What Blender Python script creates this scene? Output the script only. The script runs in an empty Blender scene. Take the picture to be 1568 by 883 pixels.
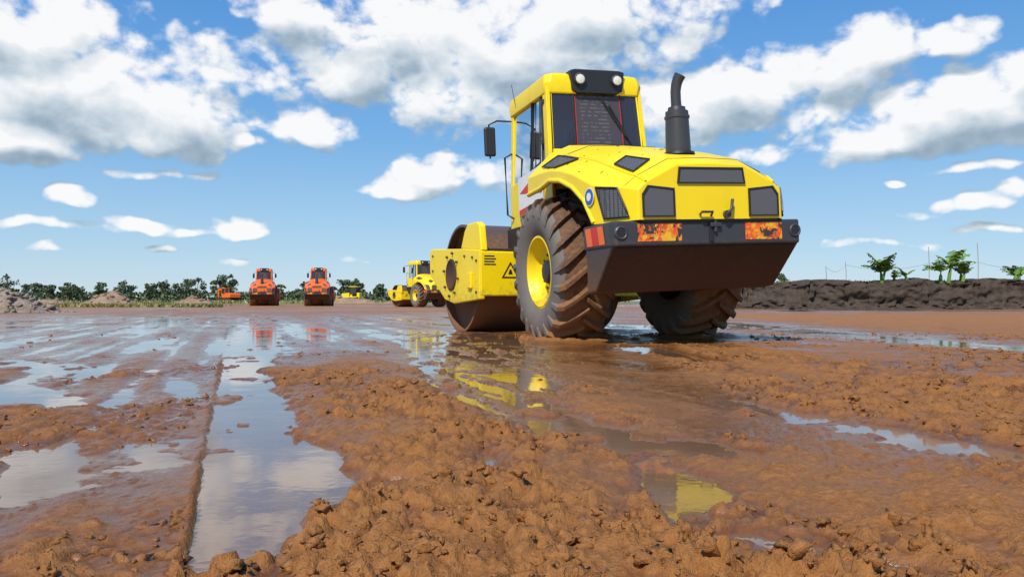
import bpy, math, random
import numpy as np
from mathutils import Vector, Matrix, Euler
random.seed(7); np.random.seed(7)
R=math.radians
scene=bpy.context.scene
scene.view_settings.view_transform='Standard'
try: scene.view_settings.look='None'
except Exception: pass
scene.view_settings.exposure=0

# ------------------------------------------------------------------ noise
def _h(ix,iy,seed):
    n=(ix.astype(np.int64)*374761393+iy.astype(np.int64)*668265263+seed*1274126177)&0xFFFFFFFF
    n=((n^(n>>13))*1274126177)&0xFFFFFFFF
    n=(n^(n>>16))&0xFFFFFF
    return n/float(0xFFFFFF)
def vnoise(x,y,seed=0):
    x0=np.floor(x);y0=np.floor(y)
    fx=x-x0;fy=y-y0
    fx=fx*fx*fx*(fx*(fx*6-15)+10);fy=fy*fy*fy*(fy*(fy*6-15)+10)
    a=_h(x0,y0,seed);b=_h(x0+1,y0,seed);c=_h(x0,y0+1,seed);d=_h(x0+1,y0+1,seed)
    return ((a*(1-fx)+b*fx)*(1-fy)+(c*(1-fx)+d*fx)*fy)*2-1
def fbm(x,y,seed=0,o=4,g=.5):
    s=0;a=1;t=0
    for i in range(o):
        s=s+a*vnoise(x*(2.03**i)+i*17.3,y*(2.03**i)-i*9.1,seed+i);t+=a;a*=g
    return s/t*1.5
def worley2(x,y,seed=0):
    """distance to nearest and second nearest feature, random id of the nearest"""
    x0=np.floor(x);y0=np.floor(y)
    b1=np.full(np.shape(x),9.0);b2=np.full(np.shape(x),9.0);idv=np.zeros(np.shape(x))
    for i in(-1,0,1):
        for j in(-1,0,1):
            cx=x0+i;cy=y0+j
            d=(cx+_h(cx,cy,seed)-x)**2+(cy+_h(cx,cy,seed+91)-y)**2
            m=d<b1
            b2=np.where(m,b1,np.minimum(b2,d))
            idv=np.where(m,_h(cx,cy,seed+177),idv);b1=np.where(m,d,b1)
    return np.sqrt(b1),np.sqrt(b2),idv
def ss(a,b,x):
    t=np.clip((x-a)/(b-a),0,1);return t*t*(3-2*t)
def polydist(x,y,pts):
    best=np.full(np.shape(x),1e3);along=np.zeros(np.shape(x));acc=0
    for (ax,ay,aw),(bx,by,bw) in zip(pts[:-1],pts[1:]):
        dx=bx-ax;dy=by-ay;L=math.hypot(dx,dy)
        t=np.clip(((x-ax)*dx+(y-ay)*dy)/(L*L),0,1)
        d=np.hypot(x-ax-t*dx,y-ay-t*dy)-(aw+(bw-aw)*t)
        m=d<best
        best=np.where(m,d,best);along=np.where(m,acc+t*L,along);acc+=L
    return best,along

# ------------------------------------------------------------------ ground height (metres, water level = 0)
STRIP_Y=[0.5,1.19,1.48,1.62,1.70,1.80,1.95,2.1,2.65,3.6,4.58,5.9,8.4,12]
STRIP_W=[.08,.11,.17,.36,.46,.45,.34,.33,.28,.30,.31,.40,.6,.8]
PUDDLES=[
 [(-.75,9.5,.75),(-.35,6.8,.58),(-.20,5.0,.42),(-.05,3.6,.28),(.07,2.85,.16),(.22,2.50,.14),(.38,2.28,.19),(.52,2.14,.13)],
 [(.40,1.98,.05),(.40,1.80,.085),(.40,1.66,.09),(.37,1.54,.055)],
 [(3.9,15,.5),(3.95,10,.42),(4.2,8.0,.38),(4.5,6.5,.36),(5.2,5,.3)],
 [(.92,3.15,.08),(1.10,2.60,.11),(1.21,2.30,.12),(1.33,2.02,.11),(1.5,1.7,.09)],
 [(.42,1.34,.030),(.47,1.27,.04),(.56,1.23,.03)],
 [(-.90,2.0,.05),(-.99,2.30,.05)],
 [(-2.6,3.8,.20),(-1.80,3.2,.10)],
 [(-1.35,2.15,.07),(-1.12,1.80,.05)],
 [(-3.5,5.2,.30),(-2.4,4.6,.16)],
 [(-3.2,4.1,.12),(-4.2,5.2,.2)],
 [(1.1,7.0,.22),(1.35,5.2,.10)],
 [(-.02,1.9,.03),(-.12,2.1,.05)],
 [(2.5,12.5,1.3),(.8,13.5,1.0)],
]
TRACK=[(1.9,8.4,.24),(1.72,6.2,.24),(1.80,4.8,.24),(2.05,3.6,.24),(2.6,2.4,.24)]
SMOOTH=[(.5,7.5,.42),(.62,4.6,.40),(.72,3.2,.24),(.60,2.5,.10),(.45,2.2,.04)]
def masks(x,y):
    wx=x+.045*fbm(x/.22,y/.22,11,3)+.024*fbm(x/.05,y/.05,21,3)
    wy=y+.09*fbm(x/.22,y/.22,12,3)+.028*fbm(x/.05,y/.05,22,3)
    L=-.083-.355*y
    Rr=L+np.interp(y,STRIP_Y,STRIP_W)
    edge=x-L-.005*vnoise(y/.08,y*0,5)
    W=ss(0,.010,edge)*ss(-.05,.05,Rr+1.8*(wx-x)-x)*ss(14,9,y)
    near=np.full(np.shape(x),9.)
    for p in PUDDLES:
        d,_=polydist(wx,wy,p)
        W=np.maximum(W,ss(.05,-.04,d));near=np.minimum(near,d)
    return W,edge,near
def height(x,y,want_relief=False):
    v=(x+.355*y)*.942;u=(y-.355*x)*.942
    W,edge,nearp=masks(x,y)
    left=ss(.02,-.02,edge)
    farw=ss(4.2,7.5,y)*ss(.9,-.6,x+.02*y)
    farfade=ss(34,17,y)
    base=.018+.011*fbm(u/.9,v/.4,3,4)
    base=np.where(left>.5,.0068+.014*fbm(u/1.3,v/.20,4,4),base)
    ruts=fbm(u/6,v/.20,16,3,.6)
    bw=.0020+.010*fbm(u/1.3,v/.40,6,5,.64)+.009*ruts+.006*ss(9,30,y)
    base=base*(1-farw)+bw*farw
    base=base*farfade+(.012+.014*fbm(x/5,y/9,8,4))*(1-farfade)
    base=base-.006*ss(5,9,y)*(1-farw)
    side=ss(-.22,-.03,edge)*left*ss(5,2,y)
    base=base*(1-.6*side)+.007*side
    base=base+.004*np.exp(-((edge+.008)/.008)**2)*ss(.9,1.3,y)
    for off,amp in((1.9,.006),(-1.05,.006),(-2.1,.008),(2.55,.008),(-.45,.005),(-.75,.004),(-1.5,.006)):
        vv=v-off+.08
        base=base+amp*np.exp(-(vv/.028)**2)*(.5+.5*vnoise(u/.7,v*0+off,31))
        base=base-amp*1.2*np.exp(-((vv-.07)/.045)**2)*left
    for pts,hh in (([(-.02,1.0,.02),(-.14,1.5,.03),(-.22,2.6,.06),(-.5,3.6,.06)],.012),([(.80,1.0,.05),(.80,1.5,.08),(1.2,1.45,.1)],.020),([(-.80,1.0,.05),(-.95,1.45,.05)],.014),([(1.5,3.0,.1),(2.2,2.7,.2)],.02)):
        d,_=polydist(x,y,pts);base=base+hh*ss(.22,-.02,d)*(.6+.5*fbm(x/.2,y/.2,33,3))
    patch=.32+.68*ss(-.36,.28,fbm(x/.45,y/.6,14,4))
    wx=x+.020*fbm(x/.05,y/.05,61,3);wy=y+.020*fbm(x/.05,y/.05,65,3)
    def lumpy(s,seed,th=.35):
        a,b,i=worley2(wx/s,wy/s,seed)
        e=ss(.02,.26,b-a)
        return e*np.clip((i-th)/(1-th),0,1)*(1-.5*a*a)
    near=ss(5,3,y);vnear=ss(3.2,2.2,y)
    c0=lumpy(.080,40,.55);c1=lumpy(.045,41,.30);c2=lumpy(.025,42,.25)*near;c4=lumpy(.0140,44,.2)*vnear
    c3=fbm(x/.16,y/.16,43,6,.58)
    crl=.030*c0*patch+.027*c1*patch+.014*c2*(.2+.8*patch)+.0068*c4*(.25+.75*patch)
    cr=crl+.010*c3*(.35+.65*patch)
    smooth,_=polydist(x,y,SMOOTH)
    A=1-.88*ss(.14,-.1,smooth)
    A=A*(.45+.55*ss(.0,.12,nearp))
    A=A*(1-.40*left)*(1-.88*farw)*(1-.5*side)
    A=A/(1+(np.maximum(y,0)/7.5)**2)
    h=base+cr*A-.006*A*patch
    h=h-.0095*ss(.14,-.1,smooth)*ss(8,6,y)-.005*ss(.2,.0,nearp)*(1-farw)
    d,al=polydist(x,y,TRACK)
    inb=ss(0,-.05,d)
    cc=np.abs(d+.24)
    pr=np.sin(2*np.pi*(al/.19)+cc*12)
    h=h+inb*(-.020+.038*ss(-.25,.25,pr)*(.7+.3*c3))*ss(9,6,y)+.020*np.exp(-((d-.04)/.05)**2)*ss(9,6,y)
    # mud squeezed up round the wheels and drum that stand in it
    for cx,cy in((.545,8.38),(2.0,8.86)):
        q=((x-cx)*.951+(y-cy)*.309)/.42;w_=(-(x-cx)*.309+(y-cy)*.951)/.42
        rr=np.sqrt(q*q+w_*w_)
        h=h+.045*np.exp(-((rr-1.0)/.28)**2)*(.7+.5*fbm(x/.12,y/.12,99,3))
    floor=-.012-.006*fbm(x/.3,y/.3,51,3)
    isl=ss(.46,.66,fbm(x/.18,y/.22,77,4))*.018*ss(1.9,2.3,y)
    isl=isl+ss(.05,.38,fbm(u/.45,v/.09,78,4))*.0165*ss(-.9,-.5,x)*ss(1.2,.6,x)*ss(2.5,3.2,y)*ss(9.5,6.5,y)
    isl=isl+.009*c1*ss(.05,.45,fbm(x/.15,y/.15,79,3))
    h=h*(1-W)+(floor+isl)*W
    h=h+.05*ss(4.8,6.0,x)*ss(2,6,y)*ss(30,18,y)*(.5+.5*fbm(x/.5,y/.8,88,3))
    h=h+.10*ss(40,120,np.hypot(x,y))*fbm(x/30,y/30,90,3)
    if want_relief:
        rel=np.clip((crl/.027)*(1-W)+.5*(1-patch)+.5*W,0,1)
        return h,rel
    return h

# ------------------------------------------------------------------ material helpers
def newmat(name):
    m=bpy.data.materials.new(name);m.use_nodes=True
    nt=m.node_tree;b=nt.nodes['Principled BSDF'];return m,nt,b
def N(nt,t,**k):
    n=nt.nodes.new(t)
    for a,v in k.items():setattr(n,a,v)
    return n
def ramp(nt,fac,stops):
    r=nt.nodes.new('ShaderNodeValToRGB');e=r.color_ramp.elements
    while len(e)<len(stops):e.new(.5)
    for i,(p,c) in enumerate(stops):
        e[i].position=p;e[i].color=(*c,1) if len(c)==3 else c
    nt.links.new(fac,r.inputs[0]);return r
def math_(nt,op,a,b=None,c=None,clamp=False):
    n=nt.nodes.new('ShaderNodeMath');n.operation=op;n.use_clamp=clamp
    for i,s in enumerate((a,b,c)):
        if s is None:continue
        if isinstance(s,(int,float)):n.inputs[i].default_value=s
        else:nt.links.new(s,n.inputs[i])
    return n.outputs[0]
def mixc(nt,f,a,b,bt='MIX'):
    n=nt.nodes.new('ShaderNodeMix');n.data_type='RGBA';n.blend_type=bt
    for s,k in((f,0),(a,6),(b,7)):
        if isinstance(s,(int,float)):n.inputs[k].default_value=s
        elif isinstance(s,tuple):n.inputs[k].default_value=(*s,1)
        else:nt.links.new(s,n.inputs[k])
    return n.outputs[2]
def maprange(nt,v,a,b,c=0,d=1):
    n=nt.nodes.new('ShaderNodeMapRange');n.clamp=True
    nt.links.new(v,n.inputs[0])
    for i,s in enumerate((a,b,c,d)):n.inputs[i+1].default_value=s
    return n.outputs[0]
def noise(nt,vec,scale,detail=4,rough=.55,dist=0):
    n=N(nt,'ShaderNodeTexNoise');n.inputs['Scale'].default_value=scale;n.inputs['Detail'].default_value=detail
    n.inputs['Roughness'].default_value=rough;n.inputs['Distortion'].default_value=dist
    if vec is not None:nt.links.new(vec,n.inputs['Vector'])
    return n.outputs['Fac']
def bump(nt,b,h,strength=.3,dist=.01):
    n=N(nt,'ShaderNodeBump');n.inputs['Strength'].default_value=strength;n.inputs['Distance'].default_value=dist
    nt.links.new(h,n.inputs['Height']);nt.links.new(n.outputs[0],b.inputs['Normal']);return n

def painted(name,col,rough=.38,mud=.5,mudtop=1.0,spec=.5,grime=.12,mudcol=(.20,.085,.034),bias=0):
    m,nt,b=newmat(name)
    g=N(nt,'ShaderNodeNewGeometry');tc=N(nt,'ShaderNodeTexCoord')
    sx=N(nt,'ShaderNodeSeparateXYZ');nt.links.new(g.outputs['Position'],sx.inputs[0])
    n1=noise(nt,tc.outputs['Object'],3.0,5,.65);n2=noise(nt,tc.outputs['Object'],22,4,.7)
    gr=maprange(nt,n1,.50,.75,0,grime)
    c=mixc(nt,gr,col,tuple(x*.35+.02 for x in col))
    fz=maprange(nt,sx.outputs[2],0.15,mudtop,1,0)
    mm=math_(nt,'ADD',math_(nt,'MULTIPLY',fz,mud),math_(nt,'MULTIPLY',n2,.55))
    mm=math_(nt,'ADD',mm,math_(nt,'MULTIPLY',n1,.35))
    mf=maprange(nt,mm,.72-bias,.98-bias,0,.92)
    c=mixc(nt,mf,c,mudcol)
    nt.links.new(c,b.inputs['Base Color'])
    ro=math_(nt,'ADD',math_(nt,'MULTIPLY',mf,.4),math_(nt,'MULTIPLY',n1,.15))
    nt.links.new(math_(nt,'ADD',ro,rough-.07),b.inputs['Roughness'])
    b.inputs['Specular IOR Level'].default_value=spec
    bump(nt,b,math_(nt,'ADD',math_(nt,'MULTIPLY',mf,n2),math_(nt,'MULTIPLY',n1,.15)),.35,.01)
    return m

# ------------------------------------------------------------------ mesh helpers
def link(o,parent=None):
    scene.collection.objects.link(o)
    if parent:o.parent=parent
    return o
def empty(name,loc=(0,0,0),rot=(0,0,0),parent=None):
    e=bpy.data.objects.new(name,None);e.empty_display_size=.3;e.location=loc;e.rotation_euler=rot
    return link(e,parent)
def mk(name,v,f,mat,parent=None,bevel=0,smooth=None,seg=2):
    me=bpy.data.meshes.new(name);me.from_pydata([tuple(p) for p in v],[],f);me.update()
    import bmesh
    bm=bmesh.new();bm.from_mesh(me);bmesh.ops.recalc_face_normals(bm,faces=bm.faces);bm.to_mesh(me);bm.free()
    mats=mat if isinstance(mat,(list,tuple)) else [mat]
    for m in mats:me.materials.append(m)
    o=bpy.data.objects.new(name,me);link(o,parent)
    if smooth is not None:
        me.shade_smooth();me.set_sharp_from_angle(angle=R(smooth))
    if bevel:
        b=o.modifiers.new('b','BEVEL');b.width=bevel;b.segments=seg;b.limit_method='ANGLE';b.angle_limit=R(30)
    return o
def box(name,xr,yr,zr,mat,parent=None,bevel=.01):
    v=[(x,y,z) for x in xr for y in yr for z in zr]
    f=[(0,1,3,2),(4,6,7,5),(0,4,5,1),(2,3,7,6),(0,2,6,4),(1,5,7,3)]
    return mk(name,v,f,mat,parent,bevel)
def prism(name,prof,x0,x1,mat,parent=None,bevel=.01,axis='x'):
    n=len(prof)
    if axis=='x':v=[(x0,a,b) for a,b in prof]+[(x1,a,b) for a,b in prof]
    elif axis=='y':v=[(a,x0,b) for a,b in prof]+[(a,x1,b) for a,b in prof]
    else:v=[(a,b,x0) for a,b in prof]+[(a,b,x1) for a,b in prof]
    f=[tuple(range(n)),tuple(range(n,2*n))]+[(i,(i+1)%n,n+(i+1)%n,n+i) for i in range(n)]
    return mk(name,v,f,mat,parent,bevel)
def lathe_data(prof,seg,cx=0,cy=0,cz=0,axis='x'):
    v=[];f=[];n=len(prof)
    for i in range(seg):
        a=2*math.pi*i/seg
        for (x,r) in prof:
            if axis=='x':v.append((cx+x,cy+r*math.cos(a),cz+r*math.sin(a)))
            elif axis=='z':v.append((cx+r*math.cos(a),cy+r*math.sin(a),cz+x))
            else:v.append((cx+r*math.cos(a),cy+x,cz+r*math.sin(a)))
    for i in range(seg):
        j=(i+1)%seg
        for k in range(n-1):
            f.append((i*n+k,i*n+k+1,j*n+k+1,j*n+k))
    return v,f
def lathe(name,prof,c,mat,parent=None,seg=48,axis='x',smooth=35):
    v,f=lathe_data(prof,seg,*c,axis=axis)
    return mk(name,v,f,mat,parent,0,smooth)
def tube_data(pts,r,seg=10,ref=None):
    v=[];f=[];pts=[Vector(p) for p in pts];rs=r if isinstance(r,(list,tuple)) else [r]*len(pts)
    for i,p in enumerate(pts):
        d=(pts[min(i+1,len(pts)-1)]-pts[max(i-1,0)]).normalized()
        a=d.cross(Vector(ref) if ref else Vector((0,0,1)))
        if a.length<.05:a=d.cross(Vector((1,0,0)))
        a.normalize();b=d.cross(a)
        for k in range(seg):
            t=2*math.pi*k/seg;v.append(p+rs[i]*(a*math.cos(t)+b*math.sin(t)))
    for i in range(len(pts)-1):
        for k in range(seg):
            f.append((i*seg+k,i*seg+(k+1)%seg,(i+1)*seg+(k+1)%seg,(i+1)*seg+k))
    f.append(tuple(range(seg)));f.append(tuple(range((len(pts)-1)*seg,len(pts)*seg)))
    return v,f
def tube(name,pts,r,mat,parent=None,seg=10):
    v,f=tube_data(pts,r,seg);return mk(name,v,f,mat,parent,0,50)

# ------------------------------------------------------------------ materials
def mud_material():
    m,nt,b=newmat('wet_mud')
    g=N(nt,'ShaderNodeNewGeometry');P=g.outputs['Position']
    sx=N(nt,'ShaderNodeSeparateXYZ');nt.links.new(P,sx.inputs[0])
    z=sx.outputs[2]
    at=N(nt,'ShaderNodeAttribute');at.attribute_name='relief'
    n1=noise(nt,P,1.1,4,.6);n2=noise(nt,P,9,5,.65);n3=noise(nt,P,55,5,.72);n4=noise(nt,P,210,3,.7)
    zz=math_(nt,'ADD',z,math_(nt,'MULTIPLY',math_(nt,'SUBTRACT',n2,.5),.016))
    dry=maprange(nt,zz,.004,.032,0,1)
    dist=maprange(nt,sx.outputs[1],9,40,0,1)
    wet=ramp(nt,n3,[(.3,(.110,.038,.0095)),(.7,(.190,.073,.020))])
    dr=ramp(nt,n3,[(.25,(.215,.084,.021)),(.5,(.325,.136,.038)),(.8,(.43,.200,.068))])
    c=mixc(nt,dry,wet.outputs[0],dr.outputs[0])
    c=mixc(nt,maprange(nt,n1,.35,.7,0,.25),c,(.36,.160,.050))
    hollow_shade=math_(nt,'MULTIPLY',maprange(nt,at.outputs['Fac'],0,.42,.60,0),maprange(nt,sx.outputs[1],6,14,1,0))  # crevice shade painted into the mud colour where relief is low, fading with distance
    c=mixc(nt,hollow_shade,c,(.070,.025,.0075))
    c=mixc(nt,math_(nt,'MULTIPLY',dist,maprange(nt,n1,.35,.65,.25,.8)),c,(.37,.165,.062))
    ll=maprange(nt,sx.outputs[1],75,95,0,1)
    gc=ramp(nt,n2,[(.3,(.10,.11,.03)),(.7,(.22,.20,.08))])
    c=mixc(nt,ll,c,gc.outputs[0])
    nt.links.new(c,b.inputs['Base Color'])
    ro=math_(nt,'ADD',maprange(nt,zz,.003,.028,.13,.60),math_(nt,'MULTIPLY',math_(nt,'SUBTRACT',n2,.5),.40))
    ro=math_(nt,'ADD',ro,math_(nt,'MULTIPLY',dist,.25),clamp=True)
    nt.links.new(ro,b.inputs['Roughness'])
    nt.links.new(maprange(nt,zz,.004,.030,.45,.22),b.inputs['Specular IOR Level'])
    hh=math_(nt,'ADD',math_(nt,'MULTIPLY',n3,1.0),math_(nt,'MULTIPLY',n4,.35))
    hh=math_(nt,'ADD',hh,math_(nt,'MULTIPLY',n2,.8))
    bn=bump(nt,b,hh,.6,.012)
    nt.links.new(maprange(nt,zz,.0,.03,.18,.9),bn.inputs['Strength'])
    return m
def water_material():
    m,nt,b=newmat('muddy_water')
    g=N(nt,'ShaderNodeNewGeometry');P=g.outputs['Position']
    n1=noise(nt,P,1.3,4,.6);n2=noise(nt,P,38,3,.5);n3=noise(nt,P,5,3,.5)
    c=ramp(nt,n1,[(.3,(.15,.075,.033)),(.7,(.26,.165,.105))])
    v=N(nt,'ShaderNodeTexVoronoi');v.inputs['Scale'].default_value=60;nt.links.new(P,v.inputs['Vector'])
    sp=math_(nt,'MULTIPLY',maprange(nt,v.outputs['Distance'],.05,.14,1,0),maprange(nt,n3,.50,.62,0,.5))
    cc=mixc(nt,sp,c.outputs[0],(.50,.43,.36))
    nt.links.new(cc,b.inputs['Base Color'])
    nt.links.new(math_(nt,'ADD',maprange(nt,n1,.35,.7,.02,.10),math_(nt,'MULTIPLY',sp,.3)),b.inputs['Roughness'])
    b.inputs['IOR'].default_value=1.54
    bump(nt,b,math_(nt,'ADD',math_(nt,'MULTIPLY',n3,.9),math_(nt,'MULTIPLY',n2,.12)),.12,.010)
    return m
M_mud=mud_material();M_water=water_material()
YEL=(.90,.655,.004);ORG=(.86,.15,.012)
M={}
M['yellow']=painted('yellow_paint',YEL,.40,.46,1.10,.45,.14,(.22,.10,.040),.02)
M['orange']=painted('orange_paint',ORG,.42,.2,.9,.5,.10)
M['black']=painted('black_plastic',(.018,.018,.02),.45,.25,1.0)
M['steelblk']=painted('counterweight_steel',(.042,.043,.047),.42,.68,1.22,.5,.35,(.14,.066,.032),.10)
M['under']=painted('muddy_underbody',(.03,.024,.02),.6,.85,1.35,.4,.3,(.10,.047,.023),.06)
M['tyre_side']=painted('tyre_sidewall',(.17,.15,.13),.78,.22,.55,.3,.4,(.23,.115,.055),.10)
M['tyre']=painted('tyre_tread',(.038,.034,.032),.58,.30,1.8,.35,.3,(.25,.118,.048),.27)
M['drum']=painted('drum_steel',(.085,.055,.042),.45,.6,1.6,.5,.3,(.21,.092,.038),.20)
M['exh']=painted('exhaust_steel',(.045,.042,.042),.38,0,.2,.6,.5)
M['white']=painted('white_decal',(.75,.75,.73),.5,0,.2)
M['red']=painted('red_decal',(.62,.03,.02),.5,0,.2)
M['blue']=painted('blue_decal',(.04,.13,.35),.5,0,.2)
M['lens']=painted('lamp_lens',(.72,.70,.64),.15,0,.2)
def grille():
    m,nt,b=newmat('grille_mesh');tc=N(nt,'ShaderNodeTexCoord')
    v=N(nt,'ShaderNodeTexVoronoi');v.inputs['Scale'].default_value=50;v.inputs['Randomness'].default_value=.0
    nt.links.new(tc.outputs['Object'],v.inputs['Vector'])
    r=ramp(nt,v.outputs['Distance'],[(.30,(.004,.004,.005)),(.42,(.10,.10,.105))])
    nt.links.new(r.outputs[0],b.inputs['Base Color']);b.inputs['Roughness'].default_value=.5;return m
M['grille']=grille()
def sticker():
    m,nt,b=newmat('worn_reflective_sticker');tc=N(nt,'ShaderNodeTexCoord')
    n=noise(nt,tc.outputs['Object'],13,4,.6);n2=noise(nt,tc.outputs['Object'],9,5,.7,.5)
    r=ramp(nt,n,[(.40,(.80,.45,.02)),(.50,(.80,.16,.01)),(.60,(.75,.05,.02)),(.66,(.8,.5,.03))])
    c=mixc(nt,maprange(nt,n2,.53,.57,0,1),r.outputs[0],(.04,.035,.03))
    nt.links.new(c,b.inputs['Base Color']);b.inputs['Roughness'].default_value=.45;return m
M['sticker']=sticker()
def glass():
    m,nt,b=newmat('tinted_glass')
    out=nt.nodes['Material Output'];nt.nodes.remove(b)
    t=N(nt,'ShaderNodeBsdfTransparent');t.inputs[0].default_value=(.20,.215,.21,1)
    d=N(nt,'ShaderNodeBsdfDiffuse');d.inputs[0].default_value=(.09,.085,.10,1)
    g=N(nt,'ShaderNodeBsdfGlossy');g.inputs['Roughness'].default_value=.03
    f=N(nt,'ShaderNodeFresnel');f.inputs[0].default_value=1.5
    m1=N(nt,'ShaderNodeMixShader');m1.inputs[0].default_value=.35
    nt.links.new(t.outputs[0],m1.inputs[1]);nt.links.new(d.outputs[0],m1.inputs[2])
    mx=N(nt,'ShaderNodeMixShader');nt.links.new(math_(nt,'ADD',f.outputs[0],.02),mx.inputs[0])
    nt.links.new(m1.outputs[0],mx.inputs[1]);nt.links.new(g.outputs[0],mx.inputs[2]);nt.links.new(mx.outputs[0],out.inputs[0])
    return m
M['glass']=glass()
def perf():
    m,nt,b=newmat('perforated_rear_guard');tc=N(nt,'ShaderNodeTexCoord')
    sx=N(nt,'ShaderNodeSeparateXYZ');nt.links.new(tc.outputs['Object'],sx.inputs[0])
    mp=N(nt,'ShaderNodeMapping');mp.inputs['Scale'].default_value=(26,1,16);nt.links.new(tc.outputs['Object'],mp.inputs[0])
    nn=noise(nt,mp.outputs[0],1.0,1,.5)
    rows=maprange(nt,math_(nt,'SINE',math_(nt,'MULTIPLY',sx.outputs[2],2*math.pi/.045)),.2,.6,0,1)
    inx=math_(nt,'MULTIPLY',maprange(nt,sx.outputs[0],-.20,-.19,0,1),maprange(nt,sx.outputs[0],.16,.17,1,0))
    f=math_(nt,'MULTIPLY',math_(nt,'MULTIPLY',maprange(nt,nn,.44,.54,0,1),rows),inx)
    c=mixc(nt,f,(.065,.055,.062),(.115,.11,.12));nt.links.new(c,b.inputs['Base Color']);b.inputs['Roughness'].default_value=.25
    return m
M['perf']=perf()

# ------------------------------------------------------------------ ROAD ROLLER
def wheel(name,x,parent,side,paint,rot=0):
    w=empty(name,(x,0,.785),(rot,0,0),parent)
    prof=[(-.23,.36),(-.275,.42),(-.305,.52),(-.308,.60),(-.29,.675),(-.245,.715),(-.12,.735),(0,.74),(.12,.735),(.245,.715),(.29,.675),(.308,.60),(.305,.52),(.275,.42),(.23,.36)]
    me=lathe('tyre_carcass',prof,(0,0,0),M['tyre_side'],w,72)
    me.data.materials.append(M['tyre'])
    for p in me.data.polygons:
        c=p.center;r=math.hypot(c.y,c.z)
        if r>.70:p.material_index=1
    v=[];f=[];n=21;mi=[]
    for s in(-1,1):
        for i in range(n):
            ph0=2*math.pi*(i+(.5 if s>0 else 0))/n
            st=len(v);K=[(-.02,.738,.790,0),(.08,.735,.790,.10),(.17,.728,.786,.19),(.25,.708,.773,.27),(.305,.66,.718,.32),(.318,.57,.60,.36)]
            for (t,rb,rt,dp) in K:
                hw=.043+.010*(t/.3);ph=ph0+dp
                for (rr,ww) in((rb-.02,hw*1.15),(rt,hw*.75),(rt,-hw*.75),(rb-.02,-hw*1.15)):
                    a=ph+ww
                    xx=s*t if rr==rt or t<.3 else s*(t-.02)
                    v.append((xx,rr*math.cos(a),rr*math.sin(a)))
            for k in range(len(K)-1):
                for q in range(3):
                    f.append((st+k*4+q,st+k*4+q+1,st+(k+1)*4+q+1,st+(k+1)*4+q));mi.append(1 if k==4 else 0)
            f.append((st,st+1,st+2,st+3));e=st+(len(K)-1)*4;f.append((e,e+1,e+2,e+3));mi+=[0,1]
    o=mk('tyre_lugs',v,f,[M['tyre'],M['tyre_side']],w,.006)
    o.data.polygons.foreach_set('material_index',mi)
    s=side
    lathe('rim',[(s*.20,.405),(s*.255,.39),(s*.26,.365),(s*.235,.35),(s*.17,.335),(s*.13,.31),(s*.10,.24),(s*.115,.17),(s*.115,.001)],(0,0,0),paint,w,56)
    lathe('hub',[(s*.10,.13),(s*.165,.125),(s*.185,.10),(s*.19,.001)],(0,0,0),M['black'],w,32)
    vv=[];ff=[]
    for i in range(10):
        a=2*math.pi*i/10;c=(s*.12,.185*math.cos(a),.185*math.sin(a))
        dv,df=lathe_data([(-.01,.017),(.022*s,.017),(.022*s,.001)],6,*c);o=len(vv);vv+=dv;ff+=[tuple(q+o for q in g) for g in df]
    mk('wheel_bolts',vv,ff,M['black'],w)
    lathe('inner_rim',[(-s*.20,.39),(-s*.22,.35),(s*.05,.30),(s*.08,.001)],(0,0,0),M['under'],w,32)
    return w

SEC=[ # y, zt, xt, zs, xs, xf, zf, zb
 (.50,2.20,.40,2.10,.64,.92,1.82,1.62),
 (.0,2.10,.40,2.00,.67,.95,1.80,1.63),
 (-.30,2.03,.40,1.93,.69,.965,1.78,1.665),
 (-.6,1.965,.40,1.86,.70,.97,1.73,1.62),
 (-.9,1.89,.39,1.78,.70,.965,1.65,1.51),
 (-1.13,1.83,.385,1.70,.70,.955,1.56,1.36),
 (-1.30,1.78,.38,1.64,.695,.94,1.49,1.135),
 (-1.50,1.725,.37,1.57,.685,.88,1.45,1.13),
 (-1.65,1.675,.355,1.52,.67,.80,1.42,1.13),
 (-1.76,1.615,.335,1.46,.645,.72,1.39,1.13)]
def secpts(s):
    y,zt,xt,zs,xs,xf,zf,zb=s
    half=[(0,zt+.012),(xt,zt),(xs,zs),(xf,zf),(xf+.005,zb)]
    return [Vector((-a,y,b)) for a,b in reversed(half)]+[Vector((a,y,b)) for a,b in half[1:]]
def hoodpt(s,t,off=.006):
    i=min(int(s),len(SEC)-2);fs=s-i;j=min(int(t),7);ft=t-j
    A=secpts(SEC[i]);B=secpts(SEC[i+1])
    p=(A[j]*(1-ft)+A[j+1]*ft)*(1-fs)+(B[j]*(1-ft)+B[j+1]*ft)*fs
    du=(A[j+1]-A[j])*(1-fs)+(B[j+1]-B[j])*fs
    dv=(B[j]-A[j])*(1-ft)+(B[j+1]-A[j+1])*ft
    n=du.cross(dv).normalized()
    if n.dot(p-Vector((0,p.y,1.2)))<0:n=-n
    return p+n*off
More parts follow.
